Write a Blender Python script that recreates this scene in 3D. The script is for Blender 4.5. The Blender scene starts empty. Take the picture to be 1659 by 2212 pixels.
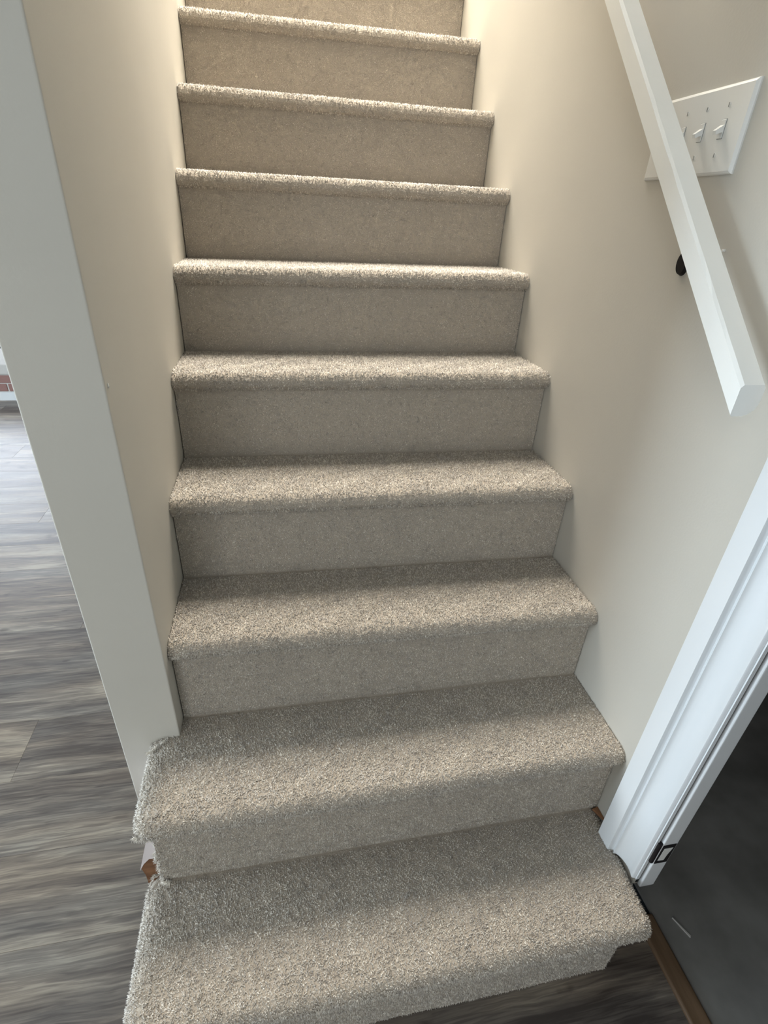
import bpy, bmesh, math, random
import numpy as np
from mathutils import Vector, Matrix
random.seed(7); RNG = np.random.default_rng(7)
S = bpy.context.scene
COL = S.collection

# ------------------------------------------------------------------ camera
cam = bpy.data.cameras.new('camera'); camo = bpy.data.objects.new('camera', cam); COL.objects.link(camo)
camo.location = (0.22695, -0.35632, 1.31335)
camo.rotation_euler = (1.05453, -0.05252, -0.18651)
cam.sensor_fit = 'HORIZONTAL'; cam.sensor_width = 36.0; cam.lens = 1121.126 / 1659 * 36.0
cam.clip_start = 0.02
S.camera = camo

# ------------------------------------------------------------------ world, lights, exposure
w = bpy.data.worlds.new('world'); S.world = w; w.use_nodes = True
w.node_tree.nodes['Background'].inputs[0].default_value = (0.75, 0.87, 1.0, 1)
w.node_tree.nodes['Background'].inputs[1].default_value = 0.6
S.view_settings.view_transform = 'Standard'; S.view_settings.look = 'None'
S.view_settings.gamma = 1; S.view_settings.use_curve_mapping = False
S.view_settings.exposure = 0.80

def area(name, loc, aim, sx, sy, power, col):
    l = bpy.data.lights.new(name, 'AREA'); l.shape = 'RECTANGLE'; l.size = sx; l.size_y = sy
    l.energy = power; l.color = col
    o = bpy.data.objects.new(name, l); COL.objects.link(o); o.location = loc
    o.rotation_euler = (Vector(aim) - Vector(loc)).to_track_quat('-Z', 'Y').to_euler()
    return o
# daylight through the window openings of the room on the left, and the upstairs hall; then two added fill lamps
area('window_daylight', (-4.10, 0.70, 1.35), (0, 0.20, 0.9), 1.5, 1.3, 112, (0.76, 0.89, 1.0))
area('window_daylight', (-2.9, 5.52, 1.45), (-2.9, 0, 1.3), 1.6, 1.5, 40, (0.80, 0.88, 1.0))
area('upstairs_daylight', (0.44, 2.35, 4.7), (0.44, 1.95, 1.4), 0.85, 2.5, 195, (1.0, 0.95, 0.875))
area('front_fill', (-0.6, -3.1, 1.15), (0.2, 0, 0.9), 1.6, 1.9, 16, (0.86, 0.93, 1.0))  # added frontal fill behind the camera; wall_back has no door here
area('hall_fill', (-0.9, -1.7, 2.38), (-0.9, -1.7, 0), 0.6, 0.6, 6, (1.0, 0.96, 0.88))  # added overhead fill for the hall, no fixture is modelled

# ------------------------------------------------------------------ materials
def mat(name, col, rough=0.8, spec=0.3):
    m = bpy.data.materials.new(name); m.use_nodes = True
    b = m.node_tree.nodes['Principled BSDF']
    b.inputs['Base Color'].default_value = (*col, 1); b.inputs['Roughness'].default_value = rough
    b.inputs['Specular IOR Level'].default_value = spec
    return m, m.node_tree, b
def add_bump(nt, b, scale, strength, dist=0.001, detail=3, coord='Object'):
    tc = nt.nodes.new('ShaderNodeTexCoord'); n = nt.nodes.new('ShaderNodeTexNoise'); bp = nt.nodes.new('ShaderNodeBump')
    n.inputs['Scale'].default_value = scale; n.inputs['Detail'].default_value = detail
    bp.inputs['Strength'].default_value = strength; bp.inputs['Distance'].default_value = dist
    nt.links.new(tc.outputs[coord], n.inputs['Vector']); nt.links.new(n.outputs['Fac'], bp.inputs['Height'])
    nt.links.new(bp.outputs['Normal'], b.inputs['Normal'])
    return tc, n, bp
def ramp(nt, fac, stops):
    r = nt.nodes.new('ShaderNodeValToRGB'); e = r.color_ramp.elements
    while len(e) < len(stops): e.new(0.5)
    for i, (p, c) in enumerate(stops): e[i].position = p; e[i].color = (*c, 1)
    nt.links.new(fac, r.inputs['Fac']); return r
def wall_mat(name, col):
    m, nt, b = mat(name, col, 0.7, 0.25)
    tc, n, bp = add_bump(nt, b, 260, 0.25, 0.0006, 4)
    n2 = nt.nodes.new('ShaderNodeTexNoise'); n2.inputs['Scale'].default_value = 3.0; n2.inputs['Detail'].default_value = 4
    nt.links.new(tc.outputs['Object'], n2.inputs['Vector'])
    r = ramp(nt, n2.outputs['Fac'], [(0.3, tuple(c * 0.97 for c in col)), (0.7, tuple(min(1, c * 1.02) for c in col))])
    nt.links.new(r.outputs['Color'], b.inputs['Base Color'])
    return m
M_WALL = wall_mat('warm_white_wall_paint', (0.605, 0.58, 0.52))
M_ROOM = wall_mat('room_wall_paint', (0.62, 0.61, 0.58))
M_CEIL = wall_mat('ceiling_paint', (0.72, 0.71, 0.69))
M_DARK = wall_mat('unlit_room_wall', (0.06, 0.058, 0.055))  # near-black colour stands in for the room being unlit
M_TRIM, nt, b = mat('white_trim_gloss', (0.73, 0.75, 0.76), 0.28, 0.5); add_bump(nt, b, 60, 0.12, 0.0008)
M_RAIL, nt, b = mat('white_rail_paint', (0.90, 0.91, 0.88), 0.34, 0.5); add_bump(nt, b, 38, 0.35, 0.0015, 4)
M_PLATE, nt, b = mat('white_switch_plastic', (0.80, 0.80, 0.77), 0.3, 0.5); add_bump(nt, b, 45, 0.15, 0.0008)
M_SCREW, nt, b = mat('switch_slot_grey', (0.25, 0.25, 0.24), 0.5)
M_BLACK, nt, b = mat('black_metal', (0.006, 0.005, 0.006), 0.45)
M_DRYW, nt, b = mat('bare_drywall', (0.78, 0.72, 0.72), 0.9)
M_GAP, nt, b = mat('dark_gap', (0.02, 0.025, 0.03), 0.9)
def wood(name, c1, c2, scale, rough):
    m, nt, b = mat(name, c1, rough, 0.3)
    tc = nt.nodes.new('ShaderNodeTexCoord'); mp = nt.nodes.new('ShaderNodeMapping'); n = nt.nodes.new('ShaderNodeTexNoise')
    mp.inputs['Scale'].default_value = scale; n.inputs['Scale'].default_value = 6; n.inputs['Detail'].default_value = 6
    nt.links.new(tc.outputs['Object'], mp.inputs['Vector']); nt.links.new(mp.outputs['Vector'], n.inputs['Vector'])
    r = ramp(nt, n.outputs['Fac'], [(0.3, c1), (0.7, c2)]); nt.links.new(r.outputs['Color'], b.inputs['Base Color'])
    return m
M_WOODB = wood('raw_brown_wood', (0.13, 0.06, 0.03), (0.28, 0.14, 0.07), (4, 1, 8), 0.7)
M_STRIP = wood('threshold_wood', (0.11, 0.07, 0.04), (0.20, 0.13, 0.08), (12, 1, 4), 0.5)

def plank_mat():
    m, nt, b = mat('grey_brown_vinyl_plank', (0.2, 0.18, 0.16), 0.34, 0.5)
    N, L = nt.nodes, nt.links
    tc = N.new('ShaderNodeTexCoord'); oi = N.new('ShaderNodeObjectInfo')
    off = N.new('ShaderNodeVectorMath'); off.operation = 'SCALE'; off.inputs[0].default_value = (37, 53, 11)
    L.new(oi.outputs['Random'], off.inputs['Scale'])
    add = N.new('ShaderNodeVectorMath'); add.operation = 'ADD'; L.new(tc.outputs['Object'], add.inputs[0]); L.new(off.outputs[0], add.inputs[1])
    # warp so the grain wanders
    wn = N.new('ShaderNodeTexNoise'); wn.inputs['Scale'].default_value = 5; wn.inputs['Detail'].default_value = 3; L.new(add.outputs[0], wn.inputs['Vector'])
    ws = N.new('ShaderNodeVectorMath'); ws.operation = 'MULTIPLY_ADD'; L.new(wn.outputs['Color'], ws.inputs[0]); ws.inputs[1].default_value = (0.0, 0.018, 0); L.new(add.outputs[0], ws.inputs[2])
    def nz(sx, sy, d, dist=0.0):
        mp = N.new('ShaderNodeMapping'); mp.inputs['Scale'].default_value = (sx, sy, 1); L.new(ws.outputs[0], mp.inputs['Vector'])
        n = N.new('ShaderNodeTexNoise'); n.inputs['Scale'].default_value = 1; n.inputs['Detail'].default_value = d; n.inputs['Distortion'].default_value = dist
        L.new(mp.outputs[0], n.inputs['Vector']); return n
    a = nz(2.6, 20, 8, 0.5); c = nz(10, 190, 8, 0.8); k = nz(12, 22, 2)
    mx = N.new('ShaderNodeMix'); mx.data_type = 'FLOAT'; mx.inputs['Factor'].default_value = 0.38; L.new(a.outputs['Fac'], mx.inputs['A']); L.new(c.outputs['Fac'], mx.inputs['B'])
    ad = N.new('ShaderNodeMath'); ad.operation = 'MULTIPLY_ADD'; L.new(oi.outputs['Random'], ad.inputs[0]); ad.inputs[1].default_value = 0.10; ad.inputs[2].default_value = -0.05
    ad2 = N.new('ShaderNodeMath'); ad2.operation = 'ADD'; L.new(mx.outputs['Result'], ad2.inputs[0]); L.new(ad.outputs[0], ad2.inputs[1])
    r = ramp(nt, ad2.outputs[0], [(0.36, (0.066, 0.053, 0.046)), (0.46, (0.125, 0.104, 0.088)), (0.54, (0.190, 0.160, 0.130)), (0.64, (0.33, 0.285, 0.225))])
    kr = ramp(nt, k.outputs['Fac'], [(0.66, (1, 1, 1)), (0.78, (0.45, 0.42, 0.42))])
    mu = N.new('ShaderNodeMix'); mu.data_type = 'RGBA'; mu.blend_type = 'MULTIPLY'; mu.inputs['Factor'].default_value = 1
    L.new(r.outputs['Color'], mu.inputs['A']); L.new(kr.outputs['Color'], mu.inputs['B'])
    hn = nz(1.7, 9, 3); hr_ = ramp(nt, hn.outputs['Fac'], [(0.38, (1.05, 1.0, 0.95)), (0.62, (0.96, 1.0, 1.04))])
    mh = N.new('ShaderNodeMix'); mh.data_type = 'RGBA'; mh.blend_type = 'MULTIPLY'; mh.inputs['Factor'].default_value = 1
    L.new(mu.outputs['Result'], mh.inputs['A']); L.new(hr_.outputs['Color'], mh.inputs['B'])
    L.new(mh.outputs['Result'], b.inputs['Base Color'])
    bp = N.new('ShaderNodeBump'); bp.inputs['Strength'].default_value = 0.25; bp.inputs['Distance'].default_value = 0.0008
    L.new(ad2.outputs[0], bp.inputs['Height']); L.new(bp.outputs['Normal'], b.inputs['Normal'])
    rr = N.new('ShaderNodeMapRange'); rr.inputs['To Min'].default_value = 0.28; rr.inputs['To Max'].default_value = 0.48
    L.new(c.outputs['Fac'], rr.inputs['Value']); L.new(rr.outputs[0], b.inputs['Roughness'])
    return m
M_PLANK = plank_mat()
m, nt, b = mat('grey_concrete_floor', (0.16, 0.16, 0.155), 0.75)
tc, n, bp = add_bump(nt, b, 30, 0.2, 0.002, 6)
n2 = nt.nodes.new('ShaderNodeTexNoise'); n2.inputs['Scale'].default_value = 7; n2.inputs['Detail'].default_value = 6; nt.links.new(tc.outputs['Object'], n2.inputs['Vector'])
r = ramp(nt, n2.outputs['Fac'], [(0.3, (0.16, 0.155, 0.145)), (0.7, (0.28, 0.275, 0.26))]); nt.links.new(r.outputs['Color'], b.inputs['Base Color'])
M_CONC = m
m, nt, b = mat('hearth_brick', (0.30, 0.17, 0.15), 0.85); add_bump(nt, b, 60, 0.5, 0.003, 5); M_BRICK = m
M_MORTAR, nt, b = mat('pale_mortar', (0.55, 0.53, 0.50), 0.9)

CARPET = (0.56, 0.495, 0.415)
def carpet_mats():
    m, nt, b = mat('beige_carpet_backing', tuple(c * 0.8 for c in CARPET), 1.0, 0.0)
    add_bump(nt, b, 420, 0.7, 0.003, 2)
    m2, nt, b2 = mat('beige_carpet_pile', CARPET, 0.85, 0.12)
    N, L = nt.nodes, nt.links
    at = N.new('ShaderNodeAttribute'); at.attribute_name = 'fibre'
    r = ramp(nt, at.outputs['Fac'], [(0.0, (0.40, 0.36, 0.31)), (0.35, (0.61, 0.562, 0.498)), (0.7, (0.76, 0.708, 0.635)), (1.0, (0.93, 0.89, 0.82))])
    tc = N.new('ShaderNodeTexCoord'); n = N.new('ShaderNodeTexNoise'); n.inputs['Scale'].default_value = 28; n.inputs['Detail'].default_value = 3
    L.new(tc.outputs['Object'], n.inputs['Vector'])
    r2 = ramp(nt, n.outputs['Fac'], [(0.35, (0.90, 0.90, 0.91)), (0.65, (1.04, 1.04, 1.03))])
    mu = N.new('ShaderNodeMix'); mu.data_type = 'RGBA'; mu.blend_type = 'MULTIPLY'; mu.inputs['Factor'].default_value = 1
    n3 = N.new('ShaderNodeTexNoise'); n3.inputs['Scale'].default_value = 130; n3.inputs['Detail'].default_value = 3; n3.inputs['Distortion'].default_value = 1.2
    L.new(tc.outputs['Object'], n3.inputs['Vector']); r3 = ramp(nt, n3.outputs['Fac'], [(0.36, (0.66, 0.65, 0.64)), (0.62, (1.10, 1.10, 1.09))])
    mu3 = N.new('ShaderNodeMix'); mu3.data_type = 'RGBA'; mu3.blend_type = 'MULTIPLY'; mu3.inputs['Factor'].default_value = 1
    L.new(r.outputs['Color'], mu.inputs['A']); L.new(r2.outputs['Color'], mu.inputs['B'])
    L.new(mu.outputs['Result'], mu3.inputs['A']); L.new(r3.outputs['Color'], mu3.inputs['B']); L.new(mu3.outputs['Result'], b2.inputs['Base Color'])
    return m, m2
M_CARP, M_PILE = carpet_mats()

# ------------------------------------------------------------------ helpers
def link(name, me, m, parent=None, **props):
    o = bpy.data.objects.new(name, me); COL.objects.link(o)
    if m and not me.materials: me.materials.append(m)
    if parent: o.parent = parent
    for k, v in props.items(): o[k] = v
    return o
def bm_obj(name, bm, m, parent=None, smooth=False, **props):
    me = bpy.data.meshes.new(name); bmesh.ops.recalc_face_normals(bm, faces=bm.faces); bm.to_mesh(me); bm.free()
    if smooth:
        for p in me.polygons: p.use_smooth = True
    return link(name, me, m, parent, **props)
def box(bm, x0, x1, y0, y1, z0, z1, bev=0, seg=2):
    b2 = bmesh.new(); bmesh.ops.create_cube(b2, size=1)
    for v in b2.verts:
        v.co = Vector(((x0 + x1) / 2 + v.co.x * (x1 - x0), (y0 + y1) / 2 + v.co.y * (y1 - y0), (z0 + z1) / 2 + v.co.z * (z1 - z0)))
    if bev: bmesh.ops.bevel(b2, geom=b2.edges[:] , offset=bev, segments=seg, affect='EDGES', profile=0.5)
    me = bpy.data.meshes.new('t'); b2.to_mesh(me); b2.free(); bm.from_mesh(me); bpy.data.meshes.remove(me)
def boxo(name, dims, m, parent=None, bev=0, seg=2, **props):
    bm = bmesh.new(); box(bm, *dims, bev=bev, seg=seg); return bm_obj(name, bm, m, parent, **props)
def prism(bm, pts, axis, a, b_):
    """extrude polygon pts (2D) along axis between a and b_"""
    def P(u, v, t):
        return {0: (t, u, v), 1: (u, t, v), 2: (u, v, t)}[axis]
    n = len(pts)
    A = [bm.verts.new(P(u, v, a)) for u, v in pts]; B = [bm.verts.new(P(u, v, b_)) for u, v in pts]
    bm.faces.new(A); bm.faces.new(B[::-1])
    for i in range(n): bm.faces.new((A[i], A[(i + 1) % n], B[(i + 1) % n], B[i]))
def thing(name, label, cat, loc=(0, 0, 0), **props):
    o = bpy.data.objects.new(name, None); COL.objects.link(o); o.location = loc; o.empty_display_size = 0.1
    o['label'] = label; o['category'] = cat
    for k, v in props.items(): o[k] = v
    return o
def under(o, parent):
    """parent keeping the world position (parents here only carry a translation)"""
    o.parent = parent; o.matrix_parent_inverse = Matrix.Translation(-parent.location)
    return o

# ------------------------------------------------------------------ the stair's measured layout
W = 0.88
RISE, RUN, OV, TH = 0.1998, 0.2073, 0.0195, 0.0365
DY = [0, .0069, .0027, -.0052, -.0059, -.0073, .0020, .0032, .0037] + [0] * 6      # riser k=1..
SY = [0, .0017, -.0038, -.0025, .0006, .0030, .0006, -.0003, -.0031] + [0] * 6
DZ = [-.0040, -.0012, .0037, .0025, .0034, 0, -.0024, -.0029, .0010] + [0] * 6     # tread k=1..
SZ = [-.0010, .0040, -.0025, -.0017, .0019, .0060, .0042, .0032, .0050] + [0] * 6
def Y(k, x=0.44): return (k - 1) * RUN + DY[k - 1] + SY[k - 1] * (2 * x / W - 1)
def Z(k, x=0.44): return 0.0 if k == 0 else k * RISE + DZ[k - 1] + SZ[k - 1] * (2 * x / W - 1)
NT = 12
YE = 0.379    # end face of the stub wall
TOPZ = 13 * RISE

# ------------------------------------------------------------------ structure
st = dict(kind='structure')
# stub / stairwell wall on the left
bm = bmesh.new(); box(bm, -0.1108, 0.0, YE, 5.6, 0.0, 5.2)
es = [e for e in bm.edges if all(abs(v.co.y - YE) < 1e-5 for v in e.verts) and abs(e.verts[0].co.z - e.verts[1].co.z) > 1]
bmesh.ops.bevel(bm, geom=es, offset=0.0025, segments=3, affect='EDGES', profile=0.5)
wl = bm_obj('wall_left', bm, M_WALL, **st)
c = bmesh.new(); bmesh.ops.create_icosphere(c, subdivisions=1, radius=0.0024); 
for v in c.verts: v.co = Vector((v.co.x * 0.5, v.co.y, v.co.z * 1.7)) + Vector((0.0005, 0.392, 1.097))
bm_obj('paint_speck', c, M_PLATE, wl, label='tiny bright paint speck')
# right wall (runs up the stair), header over the doorway and the piece behind the camera
boxo('wall_right', (W, 0.925, 0.0735, 5.6, 0.165, 5.2), M_WALL, **st)
boxo('wall_right', (W, 0.925, -0.78, 0.0735, 2.08, 5.2), M_WALL, **st)
boxo('wall_right', (W, 0.925, -3.2, -0.78, 0.0, 5.2), M_WALL, **st)
boxo('wall_back', (-4.2, 0.925, -3.32, -3.2, 0.0, 2.6), M_ROOM, **st)
boxo('wall_front', (-4.2, -0.1108, 5.6, 5.72, 0.0, 2.6), M_ROOM, **st)
boxo('wall_front', (-0.1108, W, 5.6, 5.72, 0.0, 5.2), M_WALL, **st)
# window wall of the left room, with two openings
bm = bmesh.new()
box(bm, -4.32, -4.2, -3.2, 0.0, 0, 2.6); box(bm, -4.32, -4.2, 1.5, 5.6, 0, 2.6)
box(bm, -4.32, -4.2, 0.0, 1.5, 0, 0.7); box(bm, -4.32, -4.2, 0.0, 1.5, 2.0, 2.6)
bm_obj('wall_left', bm, M_ROOM, **st)
fr = bmesh.new()
for d in ((-4.3, -4.22, 0.0, 0.06, 0.7, 2.0), (-4.3, -4.22, 1.44, 1.5, 0.7, 2.0), (-4.3, -4.22, 0.72, 0.78, 0.7, 2.0), (-4.3, -4.22, 0.0, 1.5, 0.7, 0.76), (-4.3, -4.22, 0.0, 1.5, 1.94, 2.0)):
    box(fr, *d)
bm_obj('window_1', fr, M_TRIM, **st)
# ceilings
bm = bmesh.new(); box(bm, -4.2, -0.1108, -3.2, 5.6, 2.44, 2.6); box(bm, -0.1108, W, -3.2, 1.12, 2.44, 2.6)
bm_obj('ceiling', bm, M_CEIL, **st)
boxo('ceiling', (-0.1108, W, 1.08, 5.6, 5.2, 5.3), M_CEIL, **st)
boxo('wall_front', (0.0, W, 1.08, 1.12, 2.6, 5.2), M_WALL, **st)  # unseen header, placed to keep upstairs light off the lowest treads
boxo('floor', (0.0, W, Y(13) + .002, 5.6, TOPZ - 0.2, TOPZ), M_CARP, **st)
# dark room beyond the doorway
bm = bmesh.new()
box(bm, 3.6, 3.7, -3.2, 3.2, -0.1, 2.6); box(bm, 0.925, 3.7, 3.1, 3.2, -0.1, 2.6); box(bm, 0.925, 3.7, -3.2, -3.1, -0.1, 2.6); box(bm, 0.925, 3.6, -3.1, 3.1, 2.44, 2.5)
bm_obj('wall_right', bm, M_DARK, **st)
boxo('floor', (0.985, 3.6, -3.1, 3.1, -0.12, -0.001), M_CONC, label='dark grey concrete floor', **st)

# ------------------------------------------------------------------ plank floor
fl = boxo('floor', (-4.2, 0.985, -3.2, 5.6, -0.12, -0.0065), M_GAP, **st)
PW = 0.1925
def plank_mesh(L):
    bm = bmesh.new(); box(bm, -L / 2, L / 2, -PW / 2 + .0001, PW / 2 - .0001, -0.006, 0)
    es = [e for e in bm.edges if all(v.co.z > -1e-6 for v in e.verts)]
    bmesh.ops.bevel(bm, geom=es, offset=0.0005, segments=1, affect='EDGES')
    me = bpy.data.meshes.new('plank'); bm.to_mesh(me); bm.free(); me.materials.append(M_PLANK); return me
PM = {L: plank_mesh(L) for L in (1.2, 0.8, 0.4)}
def put_plank(xc, yc, L):
    o = bpy.data.objects.new('plank', PM[L]); COL.objects.link(o); o.parent = fl; o.location = (xc, yc, 0)
for r_ in range(-9, 27):
    yc = 0.4225 + PW * (r_ + 0.5)
    if yc > 5.5 or yc < -1.3: continue
    xr = 0.9425 if yc < 0.2 else -0.10
    if yc > 0.2 and yc < 0.42: xr = 0.1
    xend = xr; x = xr; L = (1.2, 0.8, 0.4)[(r_ * 5) % 3]
    lim = -0.45 - 0.62 * max(0, yc) - 1.0
    while x > lim and x - L > -4.2:
        put_plank(x - L / 2, yc, L); x -= L + 0.0002; L = 1.2
boxo('trim_1', (0.942, 0.984, -0.76, 0.0735, -0.006, 0.0075), M_STRIP, bev=0.0055, seg=4, label='narrow brown wooden threshold strip', **st)

# ------------------------------------------------------------------ carpet geometry
def pile(name, me, parent, dens, length, rad, keep, seed, lean=(0, 0, 0), spread=0.55, ptkeep=None):
    """cut-pile yarn ends standing on a mesh: one joined mesh of small three-sided tufts"""
    me.calc_loop_triangles(); n = len(me.loop_triangles)
    tv = np.empty(n * 3, np.int32); me.loop_triangles.foreach_get('vertices', tv); tv = tv.reshape(-1, 3)
    co = np.empty(len(me.vertices) * 3, np.float32); me.vertices.foreach_get('co', co); co = co.reshape(-1, 3)
    A, B, Cc = co[tv[:, 0]], co[tv[:, 1]], co[tv[:, 2]]
    nr = np.cross(B - A, Cc - A); ar = np.linalg.norm(nr, axis=1) / 2; nr = nr / (2 * ar[:, None] + 1e-12)
    ce = (A + B + Cc) / 3; k = keep(ce, nr) & (ar > 1e-10)
    A, B, Cc, nr, ar = A[k], B[k], Cc[k], nr[k], ar[k]
    g = np.random.default_rng(seed); N = int(ar.sum() * dens)
    t = g.choice(len(ar), N, p=ar / ar.sum()); u, v = g.random(N), g.random(N); f = u + v > 1; u[f], v[f] = 1 - u[f], 1 - v[f]
    P = A[t] + u[:, None] * (B[t] - A[t]) + v[:, None] * (Cc[t] - A[t]); nn = nr[t]
    if ptkeep is not None:
        q = ptkeep(P); P, nn = P[q], nn[q]; N = len(P)
    # low-frequency clumping of lean, so the nap shows soft patches
    ph = np.stack([np.sin(P @ np.array(a)) for a in ((61., 37, 45), (-43, 71, 33), (29, -58, 67))], 1)
    rd = g.normal(size=(N, 3)); rd /= np.linalg.norm(rd, axis=1)[:, None]
    d = nn + spread * rd + 0.18 * ph + np.array(lean); d /= np.linalg.norm(d, axis=1)[:, None]
    L = length * (0.7 + 0.6 * g.random(N))
    t1 = np.cross(d, g.normal(size=(N, 3))); t1 /= np.linalg.norm(t1, axis=1)[:, None]; t2 = np.cross(d, t1)
    V = np.empty((N, 4, 3), np.float32); base = P - nn * 0.0006
    rr = rad * (0.75 + 0.5 * g.random(N))[:, None]
    for i in range(3):
        a = 2 * math.pi * i / 3
        V[:, i] = base + d * (L * 0.25)[:, None] + rr * (math.cos(a) * t1 + math.sin(a) * t2)
    V[:, 3] = base + d * L[:, None] + rr * 0.8 * t1
    F = np.array([[0, 1, 3], [1, 2, 3], [2, 0, 3]])[None] + 4 * np.arange(N)[:, None, None]
    m = bpy.data.meshes.new(name); m.vertices.add(N * 4); m.vertices.foreach_set('co', V.ravel())
    m.loops.add(N * 9); m.loops.foreach_set('vertex_index', F.astype(np.int32).ravel())
    m.polygons.add(N * 3); m.polygons.foreach_set('loop_start', np.arange(0, N * 9, 3, dtype=np.int32))
    m.polygons.foreach_set('loop_total', np.full(N * 3, 3, np.int32))
    at = m.attributes.new('fibre', 'FLOAT', 'POINT')
    at.data.foreach_set('value', np.repeat(np.clip(g.normal(0.52, 0.2, N), 0, 1), 4).astype(np.float32))
    m.update(calc_edges=True)
    o = bpy.data.objects.new(name, m); COL.objects.link(o); m.materials.append(M_PILE)
    o['kind'] = 'stuff'; o.parent = parent
    return o

def slab(pts, soft, ztop, th, r, round_under=True):
    """rounded slab: polygon pts (CCW), soft[i] = edge i->i+1 is rounded; ztop(x) gives the top height"""
    n = len(pts); rings = []
    A = [-90, -60, -30, 0, 25, 50, 70, 90]
    for a in A:
        s, c_ = math.sin(math.radians(a)), math.cos(math.radians(a))
        rr = th / 2 if a < 0 else r
        ins = (1 - c_) * (rr if a < 0 else r)
        ring = []
        for i in range(n):
            p0, p1, p2 = Vector(pts[i - 1]), Vector(pts[i]), Vector(pts[(i + 1) % n])
            d0, d1 = (p1 - p0).normalized(), (p2 - p1).normalized()
            n0, n1 = Vector((-d0.y, d0.x)), Vector((-d1.y, d1.x))
            i0, i1 = ins * soft[i - 1], ins * soft[i]
            q0, q1 = p0 + n0 * i0, p1 + n1 * i1
            den = d0.x * d1.y - d0.y * d1.x
            if abs(den) < 0.03: q = p1 + n1 * i1
            else:
                t = ((q1.x - q0.x) * d1.y - (q1.y - q0.y) * d1.x) / den; q = q0 + d0 * t
            ring.append((q.x, q.y))
        zz = (-th + th / 2 * (1 + s)) if a < 0 else (-r + r * s)
        if a == -90: zz = -th
        rings.append((ring, zz))
    bm = bmesh.new(); VR = []
    for ring, zz in rings: VR.append([bm.verts.new((x, y, ztop(x) + zz)) for x, y in ring])
    for a in range(len(VR) - 1):
        for i in range(n): bm.faces.new((VR[a][i], VR[a][(i + 1) % n], VR[a + 1][(i + 1) % n], VR[a + 1][i]))
    bm.faces.new(VR[-1]); bm.faces.new(VR[0][::-1])
    return bm

stair = thing('carpeted_staircase', 'straight beige carpeted staircase rising between two painted walls', 'staircase')
IN = 0.003     # backing sits this far under the tips of the pile
def corner(cx, cy, r, a0, a1, n=4):
    return [(cx + r * math.cos(math.radians(a0 + (a1 - a0) * i / n)), cy + r * math.sin(math.radians(a0 + (a1 - a0) * i / n))) for i in range(n + 1)]
for k in range(1, NT + 1):
    yl, yr_ = Y(k, 0) - OV + IN, Y(k, W) - OV + IN
    bl, br = Y(k + 1, 0) + 0.012, Y(k + 1, W) + 0.012
    zt = lambda x, k=k: Z(k, x) - IN
    g = 0.0015
    if k == 1:
        xl, xr = -0.063, 0.870
        pl = corner(xl + .034, 0.238 - .034, .034, 90, 180, 3) + corner(xl + .034, yl + .034, .034, 180, 270, 4) + corner(xr - .024, yr_ + .024, .024, 270, 360, 4) + [(W - .001, 0.238)]
        so = [1, 1.2, 1.5, 1.7, 1.6, 1.4, 1.2, 1.1] + [1] * 6 + [0]
        so += [False] * (len(pl) - len(so))
    elif k == 2:
        xl, xr = -0.057, W - g
        pl = [(-0.002, YE - .001), (xl, YE - .001)] + corner(xl + .032, yl + .032, .032, 180, 270, 4) + [(xr, yr_), (xr, br), (g, bl)]
        so = [0, 1.7, 1.6, 1.4, 1.2, 1.1, 1, 0, 0, 0]
        while len(so) < len(pl): so.append(False)
    else:
        pl = [(g, yl), (W - g, yr_), (W - g, br), (g, bl)]; so = [True, False, False, False]
    bm = slab(pl, so, zt, TH - IN * 0.6, 0.021)
    tr = bm_obj('tread', bm, M_CARP, stair)
    # a fold line along the nose (where the tread carpet is tucked under)
    dens = 150000 if k <= 3 else (120000 if k <= 6 else 95000)
    if k <= 10:
        wallgap = 0.003
        pile('carpet_pile', tr.data, tr, dens, 0.0052, 0.00115,
             (lambda ce, nr, k=k: (nr[:, 2] > -0.97) & ~((np.abs(nr[:, 0]) > .9) & (ce[:, 0] > 0) & ((k > 1) | (ce[:, 1] > .17))) & ~((nr[:, 1] > .9))), 100 + k, ptkeep=(lambda P, k=k: (P[:, 1] < Y(k + 1) + (P[:, 0] / W - .5) * 2 * SY[k] - .0035)))
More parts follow.
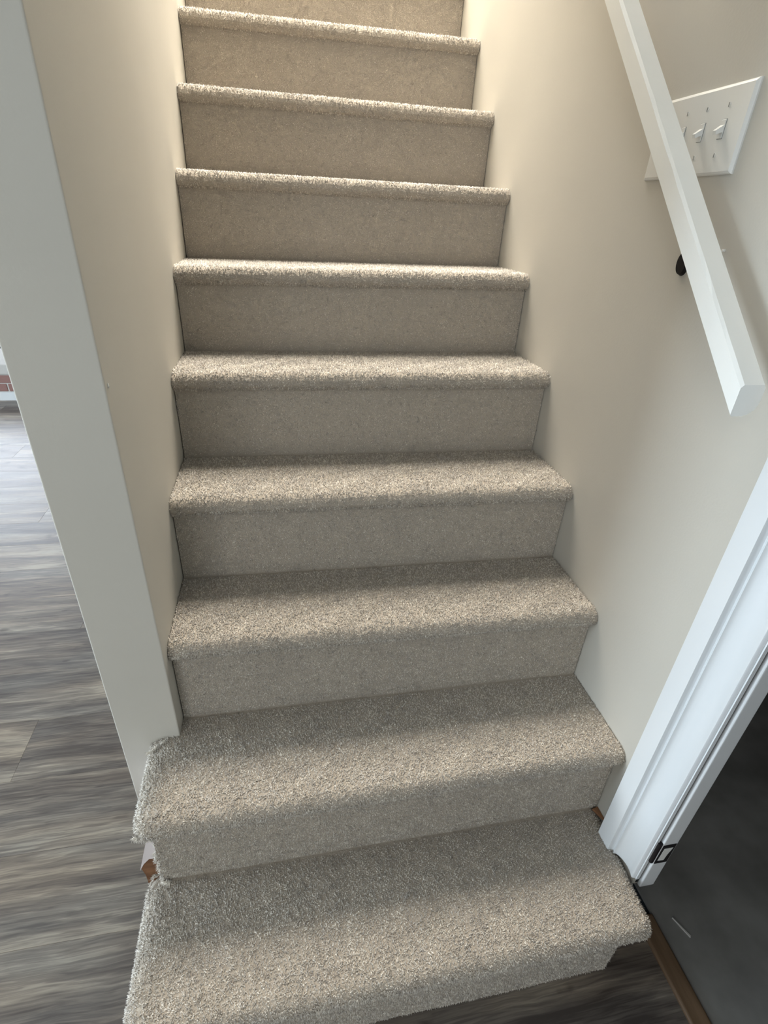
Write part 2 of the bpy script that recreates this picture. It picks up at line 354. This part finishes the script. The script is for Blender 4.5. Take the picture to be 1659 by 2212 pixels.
for k in range(1, NT + 2):
    x0, x1 = (0.002, W - 0.002)
    if k == 1: x0, x1 = -0.03, 0.824
    if k == 2: x0 = -0.031
    zt0 = Z(k, 0) - TH + .002; zb = Z(k - 1, 0) - .004
    bm = bmesh.new(); n_ = 24
    F_, B_ = [], []
    def yy(x, z, k=k): return Y(k, x) + IN * .7 + 0.0007 * math.sin(x * 17 + k) * math.sin(z * 29 + k)
    cols = [x0 + (x1 - x0) * i / n_ for i in range(n_ + 1)]
    rows = 6
    G = [[None] * (rows + 1) for _ in cols]
    for i, x in enumerate(cols):
        za = (0.0 if k == 1 else Z(k - 1, x) - .005); zb_ = Z(k, x) - TH + .003
        for j in range(rows + 1):
            z = za + (zb_ - za) * j / rows
            G[i][j] = bm.verts.new((x, yy(x, z), z))
    for i in range(n_):
        for j in range(rows): bm.faces.new((G[i][j], G[i + 1][j], G[i + 1][j + 1], G[i][j + 1]))
    # thickness: side returns and back
    Bk = [[bm.verts.new((cols[i], G[i][j].co.y + 0.011, G[i][j].co.z)) for j in (0, rows)] for i in (0, n_)]
    for s_, i in ((0, 0), (1, n_)):
        for j in range(rows):
            pass
        col_ = [G[i][j] for j in range(rows + 1)] + [Bk[s_][1], Bk[s_][0]]
        bm.faces.new(col_)
    bm.faces.new([Bk[0][0], Bk[0][1], Bk[1][1], Bk[1][0]])
    bm.faces.new([G[i][rows] for i in range(n_ + 1)] + [Bk[1][1], Bk[0][1]])
    bm.faces.new([G[i][0] for i in range(n_ + 1)] + [Bk[1][0], Bk[0][0]])
    ri = bm_obj('riser', bm, M_CARP, stair)
    if k <= 10:
        pile('carpet_pile', ri.data, ri, 150000 if k <= 4 else 110000, 0.0040, 0.00095,
             (lambda ce, nr, k=k: (nr[:, 1] < -.5) | ((np.abs(nr[:, 0]) > .9) & (k <= 2) & (ce[:, 0] < .86))), 300 + k, lean=(0, 0, -0.25), spread=0.8, ptkeep=(lambda P, k=k: P[:, 2] > Z(k - 1) + (P[:, 0] / W - .5) * 2 * SZ[k - 2] + .0025 if k > 1 else P[:, 2] > .002))
# fuzzy cut ends of the carpet at the open left corners
def fuzz(name, pts, parent, n, seed):
    g = np.random.default_rng(seed); bm = bmesh.new()
    lay = bm.verts.layers.float.new('fibre')
    for i in range(n):
        a, b_ = pts[g.integers(len(pts) - 1)] , None
        j = g.integers(len(pts) - 1); a, b_ = Vector(pts[j]), Vector(pts[j + 1]); p = a.lerp(b_, g.random()) + Vector(g.normal(0, .0012, 3))
        d = Vector((-0.5, -0.5, -0.2)) + Vector(g.normal(0, .7, 3)); d.normalize(); L = 0.003 + .006 * g.random()
        s = d.cross(Vector(g.normal(size=3))).normalized() * .0006; t = d.cross(s).normalized() * .0006
        v = [bm.verts.new(p + s), bm.verts.new(p - s * .5 + t), bm.verts.new(p - s * .5 - t), bm.verts.new(p + d * L)]
        for q in v: q[lay] = 0.85
        for f in ((0, 1, 3), (1, 2, 3), (2, 0, 3)): bm.faces.new([v[q] for q in f])
    o = bm_obj(name, bm, M_PILE, parent); o['kind'] = 'stuff'
z2 = Z(2, 0)
fuzz('frayed_edge', [(-.055, .35, z2 - .004), (-.02, YE - .003, z2)], stair, 260, 1)
fuzz('frayed_edge', [(-.056, Y(2, 0) - .008, z2 - .03), (-.02, Y(2, 0) - .012, z2 - .034)], stair, 420, 2)
fuzz('frayed_edge', [(-.033, Y(2, 0), Z(1, 0) + .10), (-.033, Y(2, 0), Z(1, 0) + .004), (-.02, Y(2, 0) - .006, Z(1, 0) + .003)], stair, 420, 3)
fuzz('frayed_edge', [(-.060, .19, Z(1, 0) - .01), (-.052, .225, Z(1, 0)), (-.03, .23, Z(1, 0))], stair, 220, 4)
# bare drywall scrap and raw wood showing below the second tread's open end
bm = bmesh.new(); prism(bm, [(-.0415, .335), (-.0715, .2255), (-.0615, .246), (-.050, .260), (-.028, .259), (-.028, .335)], 1, 0.223, YE - .002)
bm_obj('drywall_edge', bm, M_DRYW, stair, label='bare white drywall edge')
bm = bmesh.new(); prism(bm, [(-.0705, .2265), (-.0605, .247), (-.050, .262), (-.022, .262), (-.022, .17), (-.066, .17), (-.066, .2)], 1, 0.227, YE - .004)
bm_obj('stringer_board', bm, M_WOODB, stair, label='raw brown wooden board')
# side cheek closing the open left side under the lowest treads
boxo('stringer_board', (-.028, -.008, 0.03, Y(2) + .02, 0.0, Z(1) - TH), M_WOODB, stair, label='raw brown wooden board')
# small sliver of bare wood in the right back corner of the lowest tread
bm = bmesh.new(); prism(bm, [(W - .014, Y(2, W) - .004), (W - .001, Y(2, W) - .034), (W - .001, Y(2, W) - .002)], 2, Z(1, W) - .002, Z(1, W) + .004)
bm_obj('bare_wood_sliver', bm, M_WOODB, stair, label='sliver of bare reddish wood')

# ------------------------------------------------------------------ door frame on the right wall
dr = bpy.data.objects.new('door_1', None); COL.objects.link(dr); dr['kind'] = 'structure'; dr.location = (W, .07, .2)
prof = [(.1670, W - .0005), (.1665, .8540), (.1655, .8530), (.1295, .8530), (.1290, .8545), (.1290, .8590), (.1285, .8625), (.1275, .8645),
        (.1260, .8650), (.1240, .8638), (.1228, .8620), (.1216, .8618), (.1210, .8635), (.1200, .8668), (.1170, .8698), (.1120, .8726), (.1060, .8748),
        (.0990, .8763), (.0930, .8768), (.0870, .8763), (.0810, .8750), (.0770, .8736), (.0745, .8732), (.0735, .8742), (.0718, W - .0002)]
bm = bmesh.new(); prism(bm, prof, 2, 0.192, 2.15)
for v in bm.verts: v.co = Vector((v.co.y, v.co.x, v.co.z))
o = bm_obj('casing', bm, M_TRIM); under(o, dr)
o.data.polygons.foreach_set('use_smooth', [len(p.vertices) == 4 for p in o.data.polygons])
o.data.set_sharp_from_angle(angle=math.radians(35))
# the jamb; a near-black strip paints the shade in the narrow gap
o = boxo('jamb', (0.8925, 0.926, 0.0645, 0.0735, 0.165, 2.08), M_TRIM, bev=0.003, seg=3); under(o, dr)
o = boxo('jamb', (0.8805, 0.8875, 0.0695, 0.0735, 0.19, 2.08), M_TRIM); under(o, dr)
o = boxo('gap_shadow_strip', (0.8875, 0.8925, 0.0725, 0.0735, 0.17, 2.08), M_GAP); under(o, dr); o['label'] = 'dark strip painting the shaded gap beside the jamb'
o = boxo('head_casing', (0.8645, W - .0005, -0.86, 0.1765, 2.08, 2.15), M_TRIM); under(o, dr)
# far side of the doorway (behind the camera's right)
o = boxo('casing', (0.8645, W - .0005, -0.85, -0.78, 0.0, 2.08), M_TRIM); under(o, dr)
# hinge leaf left on the jamb, half covered by white paint
yh = 0.0642
def outline(y0, y1, pts, t=.0012):
    b2 = bmesh.new(); prism(b2, pts, 1, y0, y1); return b2
h0, h1 = 0.256, 0.318
b2 = outline(yh - .0008, yh + .001, [(.8945, h0), (.9215, h0), (.9215, h1), (.8945, h1)])
hg = bm_obj('hinge_leaf', b2, M_BLACK); under(hg, dr); hg['label'] = 'black hinge leaf half covered by white paint'
b2 = outline(yh - .0014, yh - .0006, [(.8975, h0 + .012), (.9105, h0 + .010), (.9125, h0 + .030), (.9170, h1 - .010), (.8985, h1 - .010)])
o = bm_obj('paint_patch', b2, M_PLATE, hg); o.matrix_parent_inverse = hg.matrix_parent_inverse @ Matrix.Identity(4)
o.parent = hg; o.matrix_parent_inverse = Matrix.Identity(4)
b2 = bmesh.new(); bmesh.ops.create_cone(b2, cap_ends=True, segments=12, radius1=.0042, radius2=.0042, depth=.062)
for v in b2.verts: v.co += Vector((.8885, .0675, h0 + .035))
kn = bm_obj('hinge_knuckle', b2, M_BLACK); under(kn, dr); kn['label'] = 'black hinge knuckle'

# ------------------------------------------------------------------ handrail
hr = thing('handrail', 'white painted wooden handrail on the right wall, square cut lower end', 'handrail', (W, 0.45, 1.28))
sl = 0.968; y0, y1 = 0.197, 2.3
xs0, xs1 = 0.8015, 0.839
zb0, vh = 1.1115, 0.0415
bv = 0.0042
sec = [(xs0, 0.002), (xs0, vh - bv), (xs0 + bv, vh), (xs1 - .003, vh), (xs1, vh - .004), (xs1, .017), (xs1 - .004, .008), (xs1 - .012, .002), (xs1 - .02, 0), (xs0 + .002, 0)]
bm = bmesh.new(); NS = 90; R_ = []
g = np.random.default_rng(5)
for i in range(NS + 1):
    y = y0 + (y1 - y0) * (i / NS)
    ring = []
    for j, (x, z) in enumerate(sec):
        dx = dz = 0
        if j in (1, 2) and 0 < i: dx, dz = g.normal(0, .00035), g.normal(0, .00035)
        ring.append(bm.verts.new((x + dx, y, zb0 + (y - y0) * sl + z + dz)))
    R_.append(ring)
for i in range(NS):
    for j in range(len(sec)):
        bm.faces.new((R_[i][j], R_[i][(j + 1) % len(sec)], R_[i + 1][(j + 1) % len(sec)], R_[i + 1][j]))
bm.faces.new(R_[0]); bm.faces.new(R_[-1][::-1])
o = bm_obj('rail', bm, M_RAIL); under(o, hr)
def bracket(yc):
    zr = zb0 + (yc - y0) * sl
    bm = bmesh.new(); bmesh.ops.create_cone(bm, cap_ends=True, segments=24, radius1=.021, radius2=.018, depth=.006)
    bmesh.ops.rotate(bm, verts=bm.verts, matrix=Matrix.Rotation(-math.pi / 2, 3, 'Y'))
    for v in bm.verts: v.co = Vector((v.co.x, v.co.y * .62, v.co.z * 0.9)) + Vector((W - .003, yc, zr - .098))
    # curved arm under the rail
    P = [Vector((W - .004, yc - .008, zr - .085)), Vector((W - .022, yc - .03, zr - .075)), Vector((W - .045, yc - .05, zr - .07)), Vector((W - .058, yc - .055, zr - .052))]
    prev = None
    for i, p in enumerate(P):
        t = (P[min(i + 1, 3)] - P[max(i - 1, 0)]).normalized(); s = Vector((0, 1, 0)); u = t.cross(s)
        ring = [bm.verts.new(p + (s * math.cos(a) + u * math.sin(a)) * .005) for a in [2 * math.pi * q / 8 for q in range(8)]]
        if prev:
            for q in range(8): bm.faces.new((prev[q], prev[(q + 1) % 8], ring[(q + 1) % 8], ring[q]))
        prev = ring
    bm.faces.new(prev)
    o = bm_obj('wall_bracket', bm, M_BLACK); under(o, hr); o['label'] = 'black metal bracket'
bracket(0.4665); bracket(1.55)
c = boxo('screw_head', (W - .004, W + .0005, .3885, .393, 1.2955, 1.299), M_PLATE, bev=.001); under(c, hr)

# ------------------------------------------------------------------ four-gang switch plate
PY0, PY1, PZ0, PZ1 = 0.4235, 0.6275, 1.3935, 1.5035
sp = thing('light_switch', 'white four gang toggle switch plate on the wall behind the handrail', 'light switch', (W, (PY0 + PY1) / 2, PZ0))
bm = bmesh.new(); T = .0062; bvv = .004
def ring(x, ins): return [bm.verts.new((x, y, z)) for y, z in ((PY0 + ins, PZ0 + ins), (PY1 - ins, PZ0 + ins), (PY1 - ins, PZ1 - ins), (PY0 + ins, PZ1 - ins))]
rs = [ring(W, 0), ring(W - .0025, 0), ring(W - .0045, .0012), ring(W - T, .0042)]
for a, b_ in zip(rs, rs[1:]):
    for i in range(4): bm.faces.new((a[i], a[(i + 1) % 4], b_[(i + 1) % 4], b_[i]))
bm.faces.new(rs[-1]); bm.faces.new(rs[0][::-1])
o = bm_obj('plate', bm, M_PLATE); under(o, sp)
for i in range(4):
    yc = 0.4655 + i * 0.0432; zc = (PZ0 + PZ1) / 2 + .0015
    o = boxo('switch_slot', (W - T - .0004, W - T + .0002, yc - .0052, yc + .0052, zc - .012, zc + .012), M_SCREW); under(o, sp)
    bm = bmesh.new()
    box(bm, W - T - .0014, W - T, yc - .0048, yc + .0048, zc - .0115, zc + .0115, bev=.0006, seg=1)
    # lever, tapering outwards and tilted down
    A = [(-T - .0004, -.0042, -.0035), (-T - .0004, .0042, -.0035), (-T - .0004, .0042, .0055), (-T - .0004, -.0042, .0055)]
    B = [(-T - .0105, -.0032, -.0075), (-T - .0105, .0032, -.0075), (-T - .0120, .0032, -.0025), (-T - .0120, -.0032, -.0025)]
    va = [bm.verts.new((W + x, yc + y, zc + z)) for x, y, z in A]; vb = [bm.verts.new((W + x, yc + y, zc + z)) for x, y, z in B]
    for j in range(4): bm.faces.new((va[j], va[(j + 1) % 4], vb[(j + 1) % 4], vb[j]))
    bm.faces.new(vb); bm.faces.new(va[::-1])
    o = bm_obj('toggle', bm, M_PLATE); under(o, sp)
    for s in (-1, 1):
        bm = bmesh.new(); bmesh.ops.create_cone(bm, cap_ends=True, segments=14, radius1=.0030, radius2=.0026, depth=.0008)
        bmesh.ops.rotate(bm, verts=bm.verts, matrix=Matrix.Rotation(-math.pi / 2, 3, 'Y'))
        for v in bm.verts: v.co += Vector((W - T - .0003, yc, (PZ0 + PZ1) / 2 + s * .030))
        o = bm_obj('screw', bm, M_PLATE); under(o, sp)
        o2 = boxo('screw_slot', (W - T - .0010, W - T - .0006, yc - .0006, yc + .0006, (PZ0 + PZ1) / 2 + s * .030 - .0027, (PZ0 + PZ1) / 2 + s * .030 + .0027), M_SCREW)
        o2.parent = o

# ------------------------------------------------------------------ small things
bm = bmesh.new()
pr = [(1.0250, .0585), (1.0262, .0592), (1.0435, .0215), (1.0405, .0190)]
prism(bm, pr, 2, -0.001, 0.002)
o = bm_obj('wood_splinter', bm, M_MORTAR); o['label'] = 'thin pale splinter lying on the dark concrete floor beyond the doorway'; o['category'] = 'splinter'
he = thing('brick_hearth', 'low reddish brick hearth with a white base far across the plank floor', 'hearth', (-2.4, 4.0, 0))
o = boxo('base', (-3.3, -1.5, 3.80, 4.3, 0.0, 0.062), M_TRIM); under(o, he); o['label'] = 'white painted base'
o = boxo('mortar', (-3.29, -1.51, 3.81, 4.29, 0.062, 0.19), M_MORTAR); under(o, he)
bmz = bmesh.new(); box(bmz, -.095, .095, -.045, .045, 0, .055, bev=.003, seg=1); mb = bpy.data.meshes.new('brick'); bmz.to_mesh(mb); bmz.free(); mb.materials.append(M_BRICK)
for r_ in range(2):
    for i in range(9):
        x = -3.19 + i * .2 + (.05 if r_ else -.02)
        if x > -1.6: continue
        o = bpy.data.objects.new('brick', mb); COL.objects.link(o); o.location = (x, 3.85, .066 + r_ * .062); under(o, he)
o = boxo('top_slab', (-3.3, -1.5, 3.795, 4.3, 0.192, 0.262), M_MORTAR, bev=.004); under(o, he); o['label'] = 'rough pale grey slab'
